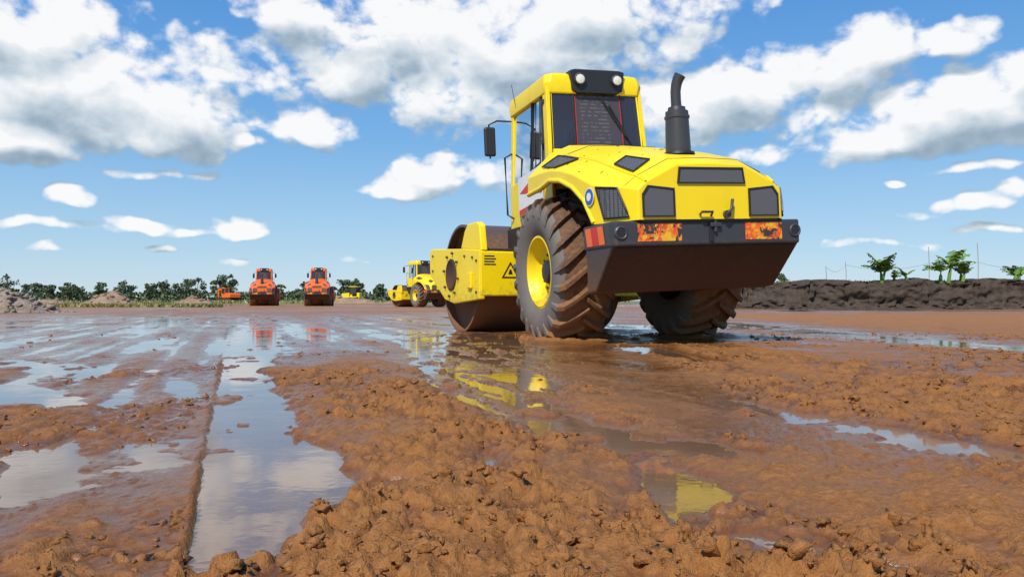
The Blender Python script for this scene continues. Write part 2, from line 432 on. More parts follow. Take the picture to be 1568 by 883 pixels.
def hoodpatch(name,corners,mat,parent,off=.006,n=6):
    def grid(c,off):
        v=[]
        for a in range(n+1):
            for b in range(n+1):
                u=a/n;w=b/n
                s=(c[0][0]*(1-u)+c[1][0]*u)*(1-w)+(c[3][0]*(1-u)+c[2][0]*u)*w
                t=(c[0][1]*(1-u)+c[1][1]*u)*(1-w)+(c[3][1]*(1-u)+c[2][1]*u)*w
                v.append(hoodpt(s,t,off))
        return v
    f=[(a*(n+1)+b,(a+1)*(n+1)+b,(a+1)*(n+1)+b+1,a*(n+1)+b+1) for a in range(n) for b in range(n)]
    mk(name,grid(corners,off),f,mat,parent)
    g=grid(corners,off+.004);m=n+1
    loop=[g[a*m] for a in range(m)]+[g[n*m+b] for b in range(1,m)]+[g[a*m+n] for a in range(n-1,-1,-1)]+[g[b] for b in range(n-1,-1,-1)]
    tube(name+'_frame',loop,.009,M['black'],parent,6)

def disc(name,c,r,axis,mat,parent,seg=28,th=.004,r0=.0005):
    return lathe(name,[(0,r0),(0,r),(th,r),(th,r0)],c,mat,parent,seg,axis)

def build_roller(name,loc,yaw,paint,roll=0,steer=5,poster=True,lift=0):
    root=empty(name,loc,(0,0,R(yaw)))
    rear=empty('rear_unit',(0,0,0),(0,R(roll),0),root)
    front=empty('front_unit',(0,1.45,0),(0,0,R(steer)),root)
    Y=paint
    wheel('rear_wheel_left',-.76,rear,-1,Y,.1)
    wheel('rear_wheel_right',.76,rear,1,Y,.25)
    lathe('rear_axle',[(-.62,.001),(-.62,.13),(-.3,.15),(-.16,.24),(.16,.24),(.3,.15),(.62,.13),(.62,.001)],(0,0,.785),M['under'],rear,24)
    rear=empty('body',(0,0,lift),(0,0,0),rear)
    box('chassis',(-.42,.42),(-1.5,1.0),(.72,1.45),M['under'],rear,.03)
    box('sump',(-.25,.25),(-.9,-.3),(.50,.8),M['under'],rear,.04)
    box('fuel_tank',(-.44,.44),(.35,1.35),(.62,1.3),M['under'],rear,.04)
    tube('hydraulic_hose',[(-.3,-.5,.8),(-.36,-.1,.6),(-.3,.3,.62),(-.25,.6,.8)],.02,M['black'],rear)
    for s in(-1,1):
        prism('wheel_house',[(.45,1.35),(.45,2.05),(-.3,1.9),(-1.2,1.62),(-1.3,1.12),(-1.2,.95),(-.9,1.2)],s*.44,s*.47,M['under'],rear,0)
    w=.965
    prism('counterweight',[(-1.70,.915),(-1.30,.52),(-1.12,.50),(-1.12,1.11),(-1.70,1.11)],-w+.012,w-.012,M['steelblk'],rear,.02)
    prism('rear_bumper',[(-w,-1.66),(-w+.03,-1.73),(w-.03,-1.73),(w,-1.66),(w,-1.10),(-w,-1.10)],.905,1.125,M['steelblk'],rear,.018,'z')
    mk('bumper_belly',[(-w+.04,-1.690,.897),(w-.04,-1.690,.897),(w-.04,-1.315,.527),(-w+.04,-1.315,.527)],[(0,1,2,3)],M['under'],rear)
    box('bumper_joint',(-.022,.022),(-1.742,-1.70),(.93,1.115),M['black'],rear,.006)
    box('tow_lug',(-.02,.09),(-1.765,-1.72),(1.06,1.10),M['steelblk'],rear,.008)
    tube('tow_pin',[(.035,-1.745,1.02),(.035,-1.745,1.12)],.018,M['exh'],rear)
    for s in(-1,1):
        lathe('bumper_socket',[(0,.03),(-.012,.05),(-.004,.062),(.01,.064)],(s*.885,-1.732,1.02),M['steelblk'],rear,28,'y')
        lathe('socket_hole',[(0,.001),(0,.042)],(s*.885,-1.738,1.02),M['black'],rear,20,'y')
    def quad(nm,pts,mat):return mk(nm,pts,[(0,1,2,3)],mat,rear)
    quad('hazard_sticker_left',[(-.73,-1.7345,.945),(-.30,-1.7345,.945),(-.30,-1.7345,1.10),(-.73,-1.7345,1.10)],M['sticker'])
    quad('hazard_sticker_right',[(.35,-1.7345,.945),(.74,-1.7345,.945),(.74,-1.7345,1.10),(.35,-1.7345,1.10)],M['sticker'])
    for k in range(3):
        y0=-1.58+k*.13
        quad('hazard_stripe',[(-w-.004,y0,.935),(-w-.004,y0+.125,.935),(-w-.004,y0+.165,1.10),(-w-.004,y0+.04,1.10)],M['red'] if k==1 else M['orange'])
    v=[];f=[]
    for s in SEC:v+=secpts(s)
    n=9
    for i in range(len(SEC)-1):
        for j in range(8):f.append((i*n+j,i*n+j+1,(i+1)*n+j+1,(i+1)*n+j))
    L=(len(SEC)-1)*n
    f.append(tuple(range(L,L+n)))
    mk('engine_hood',v,f,Y,rear,.012,24,3)
    for s in(-1,1):
        pts=[(s*(q[5]-.005),q[0],q[7]+.012) for q in SEC[:7]]
        tube('fender_lip',pts,.028,Y,rear,8)
        pts=[hoodpt(i,4+s*2.0,.002) for i in (1,2,3,4,5,6,7,8,9)]
        tube('shoulder_crease',pts,.012,Y,rear,6)
    tube('hood_gap',[hoodpt(1.15,t,.0015) for t in (1.2,2,3,4,5,6,6.8)],.004,M['black'],rear,5)
    tube('hood_gap_rear',[hoodpt(7.9,t,.0015) for t in (1.2,2,3,4,5,6,6.8)],.003,M['black'],rear,5)
    box('hood_skirt',(-.69,.69),(-1.745,-1.2),(1.105,1.145),M['black'],rear,.005)
    rs=np.random.RandomState(5)
    for k in range(26):
        s_=rs.uniform(1.5,6);t_=rs.uniform(1.2,5.5);a=rs.rand()*3
        p0=hoodpt(s_,t_,.001);p1=hoodpt(s_+.10*rs.rand(),t_+.05*rs.randn(),.001)
        tube('paint_chip',[p0,p1],rs.uniform(.002,.006),M['black'],rear,4)
    def grillframe(nm,poly,y=-1.764):
        cx=sum(p[0] for p in poly)/len(poly);cz=sum(p[1] for p in poly)/len(poly)
        mk(nm+'_mesh',[(a,y-.004,b) for a,b in poly],[tuple(range(len(poly)))],M['grille'],rear)
        out=[(a+math.copysign(.014,a-cx),b+math.copysign(.012,b-cz)) for a,b in poly]
        k=len(poly);vv=[(a,y-.012,b) for a,b in poly]+[(a,y-.012,b) for a,b in out]+[(a,y+.004,b) for a,b in out]+[(a,y-.002,b) for a,b in poly]
        ff=[]
        for i in range(k):
            j=(i+1)%k
            ff+=[(i,j,k+j,k+i),(k+i,k+j,2*k+j,2*k+i),(3*k+i,3*k+j,j,i)]
        mk(nm+'_frame',vv,ff,M['black'],rear)
    grillframe('upper_grille',[(-.33,1.455),(.33,1.455),(.31,1.575),(-.31,1.575)])
    for s in(-1,1):
        p=[(s*.39,1.165),(s*.675,1.165),(s*.675,1.34),(s*.62,1.415),(s*.39,1.39)]
        grillframe('side_grille',p)
    for m_,nm in((lambda t:t,'left'),(lambda t:8-t,'right')):
        hoodpatch('corner_vent_'+nm,[(6.25,m_(.95)),(7.6,m_(.98)),(8.35,m_(.12)),(6.75,m_(.12))],M['grille'],rear,.008)
        hoodpatch('shoulder_vent_'+nm,[(5.4,m_(2.12)),(7.3,m_(2.1)),(6.9,m_(2.75)),(5.0,m_(2.62))],M['grille'],rear,.008)
        hoodpatch('front_vent_'+nm,[(.55,m_(1.35)),(2.2,m_(1.15)),(2.8,m_(1.85)),(.8,m_(1.9))],M['grille'],rear,.008)
    c=hoodpt(5.75,.62,.012);n0=(hoodpt(5.75,.62,.1)-hoodpt(5.75,.62,0)).normalized()
    q=n0.to_track_quat('Z','Y').to_matrix().to_4x4()
    for rr,mt,o_ in((.085,M['white'],0),(.074,M['blue'],.003),(.038,M['white'],.006)):
        d=disc('ear_protection_sign',(0,0,0),rr,'z',mt,rear,28,.002);d.matrix_local=Matrix.Translation(c+n0*o_)@q
    tube('hood_latch',[(-.13,-1.77,1.17),(-.13,-1.80,1.19),(-.02,-1.80,1.19),(-.02,-1.77,1.16)],.011,M['exh'],rear,8)
    tube('hood_lever',[(.13,-1.77,1.15),(.14,-1.80,1.18),(.17,-1.805,1.22),(.185,-1.80,1.30)],.014,M['exh'],rear,8)
    disc('lever_boss',(.14,-1.79,1.17),.035,'y',M['exh'],rear,16,.03)
    ex=(-.03,-1.27)
    lathe('exhaust_collar',[(1.775,.155),(1.80,.15),(1.80,.12)],(ex[0],ex[1],0),M['black'],rear,28,'z')
    lathe('exhaust_muffler',[(1.76,.118),(1.85,.118),(2.15,.108),(2.19,.107),(2.20,.085),(2.23,.08),(2.235,.045)],(ex[0],ex[1],0),M['exh'],rear,32,'z')
    lathe('muffler_clamp',[(2.12,.112),(2.125,.118),(2.145,.118),(2.15,.112)],(ex[0],ex[1],0),M['exh'],rear,32,'z')
    px,py=ex
    v,f=tube_data([(px,py,2.2),(px-.004,py,2.30),(px-.004,py,2.38),(px+.002,py-.008,2.44),(px+.014,py-.020,2.49),(px+.032,py-.035,2.53)],[.050,.048,.048,.050,.052,.055],20,(0,1,0))
    f=f[:-2]
    mk('exhaust_stack',v,f,M['exh'],rear,0,50)
    # ---- cab
    cab=empty('cab',(0,0,0),(0,0,0),rear)
    hb=.65;ht=.60
    zb=1.36;zs=2.10;zt=2.93;zr=3.10
    RBy,RTy=.50,.66;FBy,FTy=2.0,1.95
    def post(nm,p0,p1,wx,wy,mat=Y):
        a=Vector(p0);b=Vector(p1);v=[]
        for p in(a,b):
            for sx in(-1,1):
                for sy in(-1,1):v.append((p.x+sx*wx,p.y+sy*wy,p.z))
        mk(nm,v,[(0,1,3,2),(4,6,7,5),(0,4,5,1),(2,3,7,6),(0,2,6,4),(1,5,7,3)],mat,cab,.008)
    for s in(-1,1):
        post('rear_pillar',(s*(hb-.03),RBy+.05,zb),(s*(ht-.03),RTy+.05,zt),.035,.065)
        post('front_pillar',(s*(hb-.03),FBy-.04,zb),(s*(ht-.03),FTy-.04,zt),.03,.04)
        post('door_post',(s*(hb-.022),1.18,zb),(s*(ht-.022),1.18,zt),.018,.022,M['black'])
        post('door_post_rear',(s*(hb-.022),.78,zb+.35),(s*(ht-.022),.84,zt),.014,.018,M['black'])
        xx0=s*(hb-.028);xx1=s*(ht-.028)
        mk('side_glass',[(xx0,.6,1.95),(xx0,1.93,1.85),(xx1,1.90,zt),(xx1,.74,zt)],[(0,1,2,3)],M['glass'],cab)
        prism('side_panel',[(.46,1.36),(.46,2.06),(.75,2.04),(1.25,1.98),(1.97,1.92),(2.0,1.36)],s*(hb-.045),s*(hb-.005),Y,cab,.008)
        tube('door_seal',[(s*(hb-.0),.80,2.05),(s*(hb-.0),1.14,2.0),(s*(ht+.0),1.14,2.88),(s*(ht),.86,2.88),(s*(hb-.0),.80,2.05)],.010,M['black'],cab,6)
        tube('door_gap',[(s*(hb-.003),1.18,1.98),(s*(hb-.003),1.18,1.38)],.006,M['black'],cab,6)
        tube('grab_handle',[(s*(hb+.0),1.86,1.5),(s*(hb+.07),1.9,1.55),(s*(hb+.07),1.93,2.3),(s*(ht+.02),1.93,2.35)],.014,M['black'],cab,8)
        for zz in (1.75,2.25,2.72):
            box('hinge',sorted((s*(hb-.06*(zz-1.36)/1.6),s*(hb+.03-.06*(zz-1.36)/1.6))),(.70,.76),(zz,zz+.05),M['black'],cab,.004)
        box('door_handle',sorted((s*(hb+.0),s*(hb+.03))),(1.02,1.12),(1.90,1.94),M['black'],cab,.006)
    box('cab_floor',(-hb+.05,hb-.05),(.5,1.98),(1.26,1.37),M['under'],cab,.01)
    box('step_box',(-.72,-.60),(1.35,1.95),(1.0,1.36),M['under'],cab,.01)
    box('cab_support',(-.5,.5),(.5,1.9),(1.05,1.27),M['under'],cab,.01)
    prism('rear_sill',[(RBy-.02,1.7),(RBy+.02,1.7),(RBy+.04,zs+.06),(RBy,zs+.06)],-hb+.06,hb-.06,Y,cab,.006)
    def ry(z):return RBy+(RTy-RBy)*(z-zb)/(zt-zb)
    def hx(z):return hb+(ht-hb)*(z-zb)/(zt-zb)
    z0,z1=zs+.03,2.86
    def rq(nm,xa,xb,za,zb_,mat,off):
        return mk(nm,[(xa*hx(za)/hb,ry(za)+off,za),(xb*hx(za)/hb,ry(za)+off,za),(xb*hx(zb_)/hb,ry(zb_)+off,zb_),(xa*hx(zb_)/hb,ry(zb_)+off,zb_)],[(0,1,2,3)],mat,cab)
    rq('rear_glass',-.60,.60,z0,z1,M['glass'],-.006)
    rq('rear_guard',-.27,.33,z0+.03,z1-.04,M['perf'],-.012)
    rq('rear_guard_side',.37,.56,z0+.03,z1-.04,M['perf'],.014)
    for xa in(-.30,.35):
        tube('rear_mullion',[(xa*hx(z0)/hb,ry(z0)-.014,z0),(xa*hx(z1)/hb,ry(z1)-.014,z1)],.012,M['black'],cab,6)
    for xa in(-.275,.335):
        tube('red_trim',[(xa*hx(z0)/hb,ry(z0)-.016,z0),(xa*hx(z1)/hb,ry(z1)-.016,z1)],.004,M['red'],cab,6)
    tube('window_rubber',[(-.60*hx(z0)/hb,ry(z0)-.008,z0),(.60*hx(z0)/hb,ry(z0)-.008,z0),(.60*hx(z1)/hb,ry(z1)-.008,z1),(-.60*hx(z1)/hb,ry(z1)-.008,z1),(-.60*hx(z0)/hb,ry(z0)-.008,z0)],.013,M['black'],cab,6)
    tube('wiper_arm',[(.03,ry(2.84)-.03,2.86),(.06,ry(2.8)-.045,2.80),(.36,ry(2.33)-.035,2.33)],.009,M['black'],cab,6)
    tube('wiper_blade',[(.17,ry(2.68)-.028,2.70),(.44,ry(2.22)-.022,2.22)],.010,M['black'],cab,6)
    v=[]
    lv=[(zt-.10,.615,RTy-.04,2.0),(zt+.02,.625,RTy-.06,2.03),(zt+.12,.60,RTy-.03,2.0),(zr-.02,.54,RTy+.03,1.93),(zr,.45,RTy+.12,1.84)]
    for z,hw,ya,yb in lv:
        ch=.06
        v+=[(-hw,ya+ch,z),(-hw+ch,ya,z),(hw-ch,ya,z),(hw,ya+ch,z),(hw,yb-ch,z),(hw-ch,yb,z),(-hw+ch,yb,z),(-hw,yb-ch,z)]
    f=[]
    for i in range(len(lv)-1):
        for j in range(8):f.append((i*8+j,i*8+(j+1)%8,(i+1)*8+(j+1)%8,(i+1)*8+j))
    f.append(tuple(range(8)));f.append(tuple(range((len(lv)-1)*8,len(lv)*8)))
    mk('cab_roof',v,f,Y,cab,.012,35)
    pts=[(-.33,zr-.01),(-.30,zt-.06),(-.24,zt-.10),(.28,zt-.10),(.34,zt-.06),(.37,zr-.01),(.30,zr+.008),(-.26,zr+.008)]
    prism('lamp_panel',pts,RTy-.085,RTy+.12,M['black'],cab,.012,'y')
    for xx in(-.215,.255):
        lathe('work_lamp_bezel',[(.03,.066),(-.03,.07),(-.035,.058)],(xx,RTy-.095,zt+.055),M['exh'],cab,24,'y')
        lathe('work_lamp_lens',[(-.036,.001),(-.034,.03),(-.026,.058)],(xx,RTy-.095,zt+.055),M['lens'],cab,24,'y')
    mk('windscreen',[(-.60,1.985,1.5),(.60,1.985,1.5),(.56,1.935,zt),(-.56,1.935,zt)],[(0,1,2,3)],M['glass'],cab)
    box('seat_base',(-.25,.25),(1.0,1.45),(1.37,1.75),M['black'],cab,.04)
    prism('seat_back',[(.90,1.75),(1.02,1.72),(.95,2.45),(.86,2.45)],-.25,.25,M['black'],cab,.03)
    box('console',(-.3,.3),(1.65,1.9),(1.37,1.95),M['black'],cab,.04)
    v,f=tube_data([(.19*math.cos(a),1.55-.05*math.sin(a),2.05+.12*math.sin(a)) for a in [k*math.pi/10 for k in range(21)]],.014,8)
    mk('steering_wheel',v,f,M['black'],cab,0,50)
    tube('mirror_arm',[(-.60,1.95,2.78),(-.78,2.02,2.80),(-.90,2.0,2.74),(-.90,1.99,2.30)],.012,M['black'],cab,8)
    box('mirror',(-.985,-.83),(1.93,1.985),(2.32,2.70),M['black'],cab,.025)
    tube('mirror_arm_right',[(.60,1.95,2.78),(.78,2.02,2.80),(.86,2.0,2.70)],.012,M['black'],cab,8)
    box('mirror_right',(.79,.93),(1.93,1.985),(2.36,2.70),M['black'],cab,.025)
    tube('antenna',[(-.62,1.7,2.9),(-.66,1.72,3.2)],.004,M['black'],cab,5)
    if poster:
        xs_=-hb-.001
        mk('notice_board',[(xs_-.006,.72,1.56),(xs_-.006,1.62,1.50),(xs_-.006,1.62,1.97),(xs_-.006,.72,2.03)],[(0,1,2,3)],M['white'],cab)
        mk('notice_triangle',[(xs_-.010,.76,1.70),(xs_-.010,1.56,1.78),(xs_-.010,.82,1.99)],[(0,1,2)],M['red'],cab)
        mk('notice_band',[(xs_-.010,.74,1.57),(xs_-.010,1.60,1.51),(xs_-.010,1.60,1.57),(xs_-.010,.74,1.635)],[(0,1,2,3)],M['red'],cab)
    # ---- front frame and drum
    F=front
    box('articulation_joint',(-.22,.22),(-.45,.5),(.55,1.05),M['under'],F,.03)
    tube('steering_ram',[(-.35,-.4,.78),(-.38,.4,.78)],.045,M['exh'],F)
    tube('steering_ram',[(.35,-.4,.78),(.38,.4,.78)],.045,M['exh'],F)
    prof=[(.35,.46),(1.35,.40),(1.75,.46),(2.42,.80),(2.47,.88),(2.47,1.17),(2.40,1.21),(.95,1.13),(.35,1.08)]
    for s in(-1,1):
        prism('frame_side_plate',prof,s*1.125,s*1.20,Y,F,.012)
        prism('frame_upright',[(.34,1.075),(.42,1.40),(.50,1.45),(.86,1.45),(.98,1.36),(1.12,1.145)],s*1.09,s*1.18,Y,F,.015)
        lathe('drum_carrier',[(s*.0,.22),(s*.02,.22),(s*.03,.19),(s*.012,.16),(s*.012,.001)],(s*1.195,1.45,.80),M['under'],F,32)
        vv=[];ff=[]
        for i in range(8):
            a=2*math.pi*i/8+.2
            dv,df=lathe_data([(0,.02),(s*.03,.02),(s*.03,.001)],6,s*1.2,1.45+.30*math.cos(a),.80+.30*math.sin(a));o=len(vv);vv+=dv;ff+=[tuple(q+o for q in g) for g in df]
        for yy,zz in((.45,.55),(.45,.95),(2.3,1.1),(2.3,.88),(.6,1.0),(.9,1.03)):
            dv,df=lathe_data([(0,.018),(s*.02,.018),(s*.02,.001)],6,s*1.198,yy,zz);o=len(vv);vv+=dv;ff+=[tuple(q+o for q in g) for g in df]
        mk('frame_bolts',vv,ff,M['exh'],F)
        box('mounting_lug',sorted((s*1.2,s*1.235)),(.60,.74),(.60,.80),Y,F,.01)
    box('rear_crossbeam',(-1.19,1.19),(.345,.60),(.50,1.07),Y,F,.018)
    box('crossbeam_shelf',(-1.08,1.08),(.40,.66),(1.075,1.11),M['under'],F,.01)
    box('front_crossbeam',(-1.12,1.12),(2.26,2.46),(.86,1.16),Y,F,.018)
    box('scraper_bar',(-1.03,1.03),(.615,.67),(.55,.64),M['under'],F,.008)
    box('front_scraper',(-1.03,1.03),(2.215,2.25),(.72,.80),M['under'],F,.008)
    c=Vector((-.78,.34,.80))
    def tri(r):return [(c.x+r*math.cos(a),c.z+r*math.sin(a)) for a in(R(90),R(210),R(330))]
    o_=tri(.14);i_=tri(.105)
    v=[(a,.3405,b) for a,b in o_]+[(a,.3405,b) for a,b in i_]
    mk('warning_triangle',v,[(0,1,4,3),(1,2,5,4),(2,0,3,5)],M['black'],F)
    mk('warning_mark',[(c.x-.03,.3405,c.z-.02),(c.x+.03,.3405,c.z-.02),(c.x+.012,.3405,c.z+.04),(c.x-.012,.3405,c.z+.04)],[(0,1,2,3)],M['black'],F)
    for k in range(4):
        zz=1.0-k*.035
        mk('label_line',[(-1.14,.3405,zz),(-1.0+.02*(k%2),.3405,zz),(-1.0+.02*(k%2),.3405,zz+.014),(-1.14,.3405,zz+.014)],[(0,1,2,3)],M['black'],F)
    lathe('drum_shell',[(-.90,.30),(-.92,.66),(-.95,.715),(-1.065,.715),(-1.065,.75),(1.065,.75),(1.065,.715),(.95,.715),(.92,.66),(.90,.30)],(0,1.45,.75),M['drum'],F,96)
    lathe('drum_hub',[(-1.12,.001),(-1.12,.24),(-.9,.30),(.9,.30),(1.12,.24),(1.12,.001)],(0,1.45,.75),M['under'],F,32)
    return root

build_roller('road_roller',(1.28,8.62,-.02),18,M['yellow'],roll=-2.4,steer=5,lift=.035)
build_roller('road_roller.001',(-20.3,64,0),14,M['orange'],0,0,poster=False)
build_roller('road_roller.002',(-15.6,63,0),11,M['orange'],0,-2,poster=False)
build_roller('road_roller.003',(-5.5,52,0),33,M['yellow'],0,0,poster=False)

# ------------------------------------------------------------------ bulldozer / excavator (distance)
def tracks(parent,halfgap,w,L,hh,mat):
    for s in(-1,1):
        pr=[]
        for k in range(9):
            a=math.pi/2+math.pi*k/8;pr.append((-L/2+hh/2*math.cos(a),hh/2+hh/2*math.sin(a)))
        for k in range(9):
            a=-math.pi/2+math.pi*k/8;pr.append((L/2+hh/2*math.cos(a),hh/2+hh/2*math.sin(a)))
        prism('crawler_track',pr,s*halfgap,s*(halfgap+w),mat,parent,.02)
        for k in range(5):
            lathe('track_roller',[(0,.001),(0,.13),(s*.05,.13),(s*.05,.001)],(s*(halfgap+w),-L/2+L*k/4,.25),M['exh'],parent,12)
def bulldozer(loc,yaw):
    r=empty('bulldozer',loc,(0,0,R(yaw)))
    tracks(r,.55,.5,2.6,.9,M['under'])
    prism('engine_bonnet',[(-.2,.7),(1.6,.7),(1.6,1.55),(-.2,1.75)],-.45,.45,M['yellow'],r,.04)
    box('fender',(-1.0,1.0),(-1.3,.1),(.95,1.1),M['yellow'],r,.03)
    box('rear_tank',(-.5,.5),(-1.5,-1.0),(.8,1.7),M['yellow'],r,.05)
    for x in(-.6,.6):
        for y in(-1.0,.15):tube('cab_post',[(x,y,1.1),(x,y,2.6)],.05,M['black'],r,6)
    box('cab_glass',(-.57,.57),(-.97,.12),(1.5,2.55),M['glass'],r,.01)
    box('cab_roof',(-.72,.72),(-1.15,.3),(2.6,2.72),M['yellow'],r,.04)
    box('seat',(-.25,.25),(-.8,-.3),(1.1,1.8),M['black'],r,.05)
    v=[]
    for yo in (2.75,2.67):
        for x in(-1.6,1.6):
            for k in range(7):
                a=R(-50+100*k/6);v.append((x,yo-.5*math.cos(a),.62+.75*math.sin(a)))
    f=[(k,k+1,7+k+1,7+k) for k in range(6)]+[(14+k,14+k+1,21+k+1,21+k) for k in range(6)]+[(0,7,21,14),(6,13,27,20)]
    mk('dozer_blade',v,f,M['yellow'],r)
    for s in(-1,1):tube('push_arm',[(s*1.1,-.3,.5),(s*1.1,2.1,.4)],.09,M['yellow'],r,8)
    tube('exhaust',[(.2,.9,1.6),(.2,.9,2.3)],.05,M['exh'],r,8)
bulldozer((-25.5,125,0),75)
def excavator(loc,yaw):
    r=empty('excavator',loc,(0,0,R(yaw)))
    tracks(r,.6,.5,2.8,.85,M['under'])
    box('turntable',(-.6,.6),(-.6,.6),(.8,1.0),M['black'],r,.03)
    prism('upper_body',[(-1.9,1.0),(1.1,1.0),(1.1,1.5),(-.2,1.9),(-1.7,1.9),(-1.9,1.6)],-1.1,1.1,M['orange'],r,.05)
    box('cab_shell',(-1.1,-.2),(-.1,1.25),(1.5,1.75),M['orange'],r,.04)
    for x in(-1.07,-.23):
        for y in(-.07,1.2):tube('cab_post',[(x,y,1.7),(x,y,2.8)],.05,M['orange'],r,6)
    box('cab_glass',(-1.05,-.25),(-.05,1.18),(1.75,2.72),M['glass'],r,.01)
    box('cab_roof',(-1.12,-.18),(-.12,1.28),(2.74,2.86),M['orange'],r,.03)
    prism('boom',[(.8,1.4),(1.1,1.5),(2.7,3.0),(4.6,2.6),(4.6,2.3),(2.9,2.55),(1.2,1.2)],.1,.4,M['orange'],r,.03)
    prism('stick',[(4.3,2.8),(4.8,2.6),(4.6,.9),(4.35,.9)],.12,.38,M['orange'],r,.03)
    prism('bucket',[(4.2,1.0),(4.7,1.0),(4.8,.5),(4.4,.1),(3.8,.3),(4.1,.7)],-.25,.75,M['under'],r,.03)
    tube('boom_ram',[(.25,1.2,1.5),(.25,2.6,2.5)],.08,M['exh'],r,8)
excavator((-54.0,150,0),50)

# ------------------------------------------------------------------ ground mesh
def build_ground():
    ys=list(np.arange(-5,.7,.08));y=.7
    while y<3500:
        ys.append(y);y+=max(.0080,.0080*y if y<5 else (.0105*y if y<40 else .05*y))
    xs=[0.0];x=0.0
    while x<3500:
        x+=max(.0070,.0088*x if x<35 else .09*x);xs.append(x)
    xs=np.array([-a for a in xs[:0:-1]]+xs);ys=np.array(ys)
    X,Yg=np.meshgrid(xs,ys);nx,ny=len(xs),len(ys)
    x=X.ravel();yy=Yg.ravel();h=np.zeros_like(x);rel=np.zeros_like(x)
    for i in range(0,len(x),200000):
        h[i:i+200000],rel[i:i+200000]=height(x[i:i+200000],yy[i:i+200000],True)
    co=np.stack([x,yy,h],1).astype(np.float32)
    i=np.arange(ny-1)[:,None]*nx+np.arange(nx-1)[None,:]
    f=np.stack([i,i+1,i+nx+1,i+nx],-1).reshape(-1,4).astype(np.int32)
    me=bpy.data.meshes.new('ground')
    me.vertices.add(len(co));me.vertices.foreach_set('co',co.ravel())
    me.loops.add(f.size);me.loops.foreach_set('vertex_index',f.ravel())
    me.polygons.add(len(f));me.polygons.foreach_set('loop_start',np.arange(0,f.size,4,dtype=np.int32))
    me.update(calc_edges=True);me.shade_smooth()
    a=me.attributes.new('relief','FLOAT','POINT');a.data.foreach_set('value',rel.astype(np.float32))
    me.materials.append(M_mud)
    link(bpy.data.objects.new('muddy_ground',me));print('ground',nx,ny)
build_ground()
mk('puddle_water',[(-60,-5,0),(60,-5,0),(60,75,0),(-60,75,0)],[(0,1,2,3)],M_water)

# ------------------------------------------------------------------ clods / stones as merged meshes
def ico():
    import bmesh
    bm=bmesh.new();bmesh.ops.create_icosphere(bm,subdivisions=2,radius=1)
    v=np.array([p.co[:] for p in bm.verts]);f=np.array([[q.index for q in p.verts] for p in bm.faces]);bm.free();return v,f
IV,IF=ico()
def lumps(name,pos,size,mat,squash=.7,seed=0,rough=.35,fr=1.6,smooth=True):
    rs=np.random.RandomState(seed);n=len(pos);V=[];Fa=[]
    for k in range(n):
        q=rs.rand(3)*50
        d=1+rough*(fbm(IV[:,0]*fr+q[0],IV[:,1]*fr+IV[:,2]*1.3*fr+q[1],k%97,3))
        s=size[k]*np.array([rs.uniform(.6,1.4),rs.uniform(.6,1.4),squash*rs.uniform(.7,1.2)])
        a=rs.rand()*6.28;p=IV*np.clip(d,.35,2)[:,None]*s;ca,sa=math.cos(a),math.sin(a)
        p=np.stack([p[:,0]*ca-p[:,1]*sa,p[:,0]*sa+p[:,1]*ca,p[:,2]],1)+pos[k]
        V.append(p);Fa.append(IF+k*len(IV))
    V=np.concatenate(V).astype(np.float32);Fa=np.concatenate(Fa).astype(np.int32)
    me=bpy.data.meshes.new(name);me.vertices.add(len(V));me.vertices.foreach_set('co',V.ravel())
    me.loops.add(Fa.size);me.loops.foreach_set('vertex_index',Fa.ravel())
    me.polygons.add(len(Fa));me.polygons.foreach_set('loop_start',np.arange(0,Fa.size,3,dtype=np.int32))
    me.update(calc_edges=True)
    if smooth:me.shade_smooth()
    a=me.attributes.new('relief','FLOAT','POINT');a.data.foreach_set('value',np.full(len(V),.8,np.float32))
    me.materials.append(mat)
    return link(bpy.data.objects.new(name,me))
rs=np.random.RandomState(3)
n=14000
yy=.85+np.abs(rs.rand(n))**1.5*9;xx=(rs.rand(n)*2-1)*(.25+.80*yy)
W,edge,nearp=masks(xx,yy);keep=(W<.35)&((edge>0)|(rs.rand(n)<.5))&((nearp>.05)|(rs.rand(n)<.3))
keep&=fbm(xx/.45,yy/.6,14,4)>-.15+.4*rs.rand(n)
farw=(yy>4.5)&(xx<.3);keep&=~(farw&(rs.rand(n)<.9))
keep&=~((polydist(xx,yy,SMOOTH)[0]<0)&(rs.rand(n)<.95))
xx=xx[keep][:4600];yy=yy[keep][:4600];hh=height(xx,yy)
sz=.0032+.012*rs.rand(len(xx))**3+.0013*yy*rs.rand(len(xx))
lumps('mud_clods',np.stack([xx,yy,hh-sz*.1],1),sz,M_mud,.8,1,1.0,2.6)

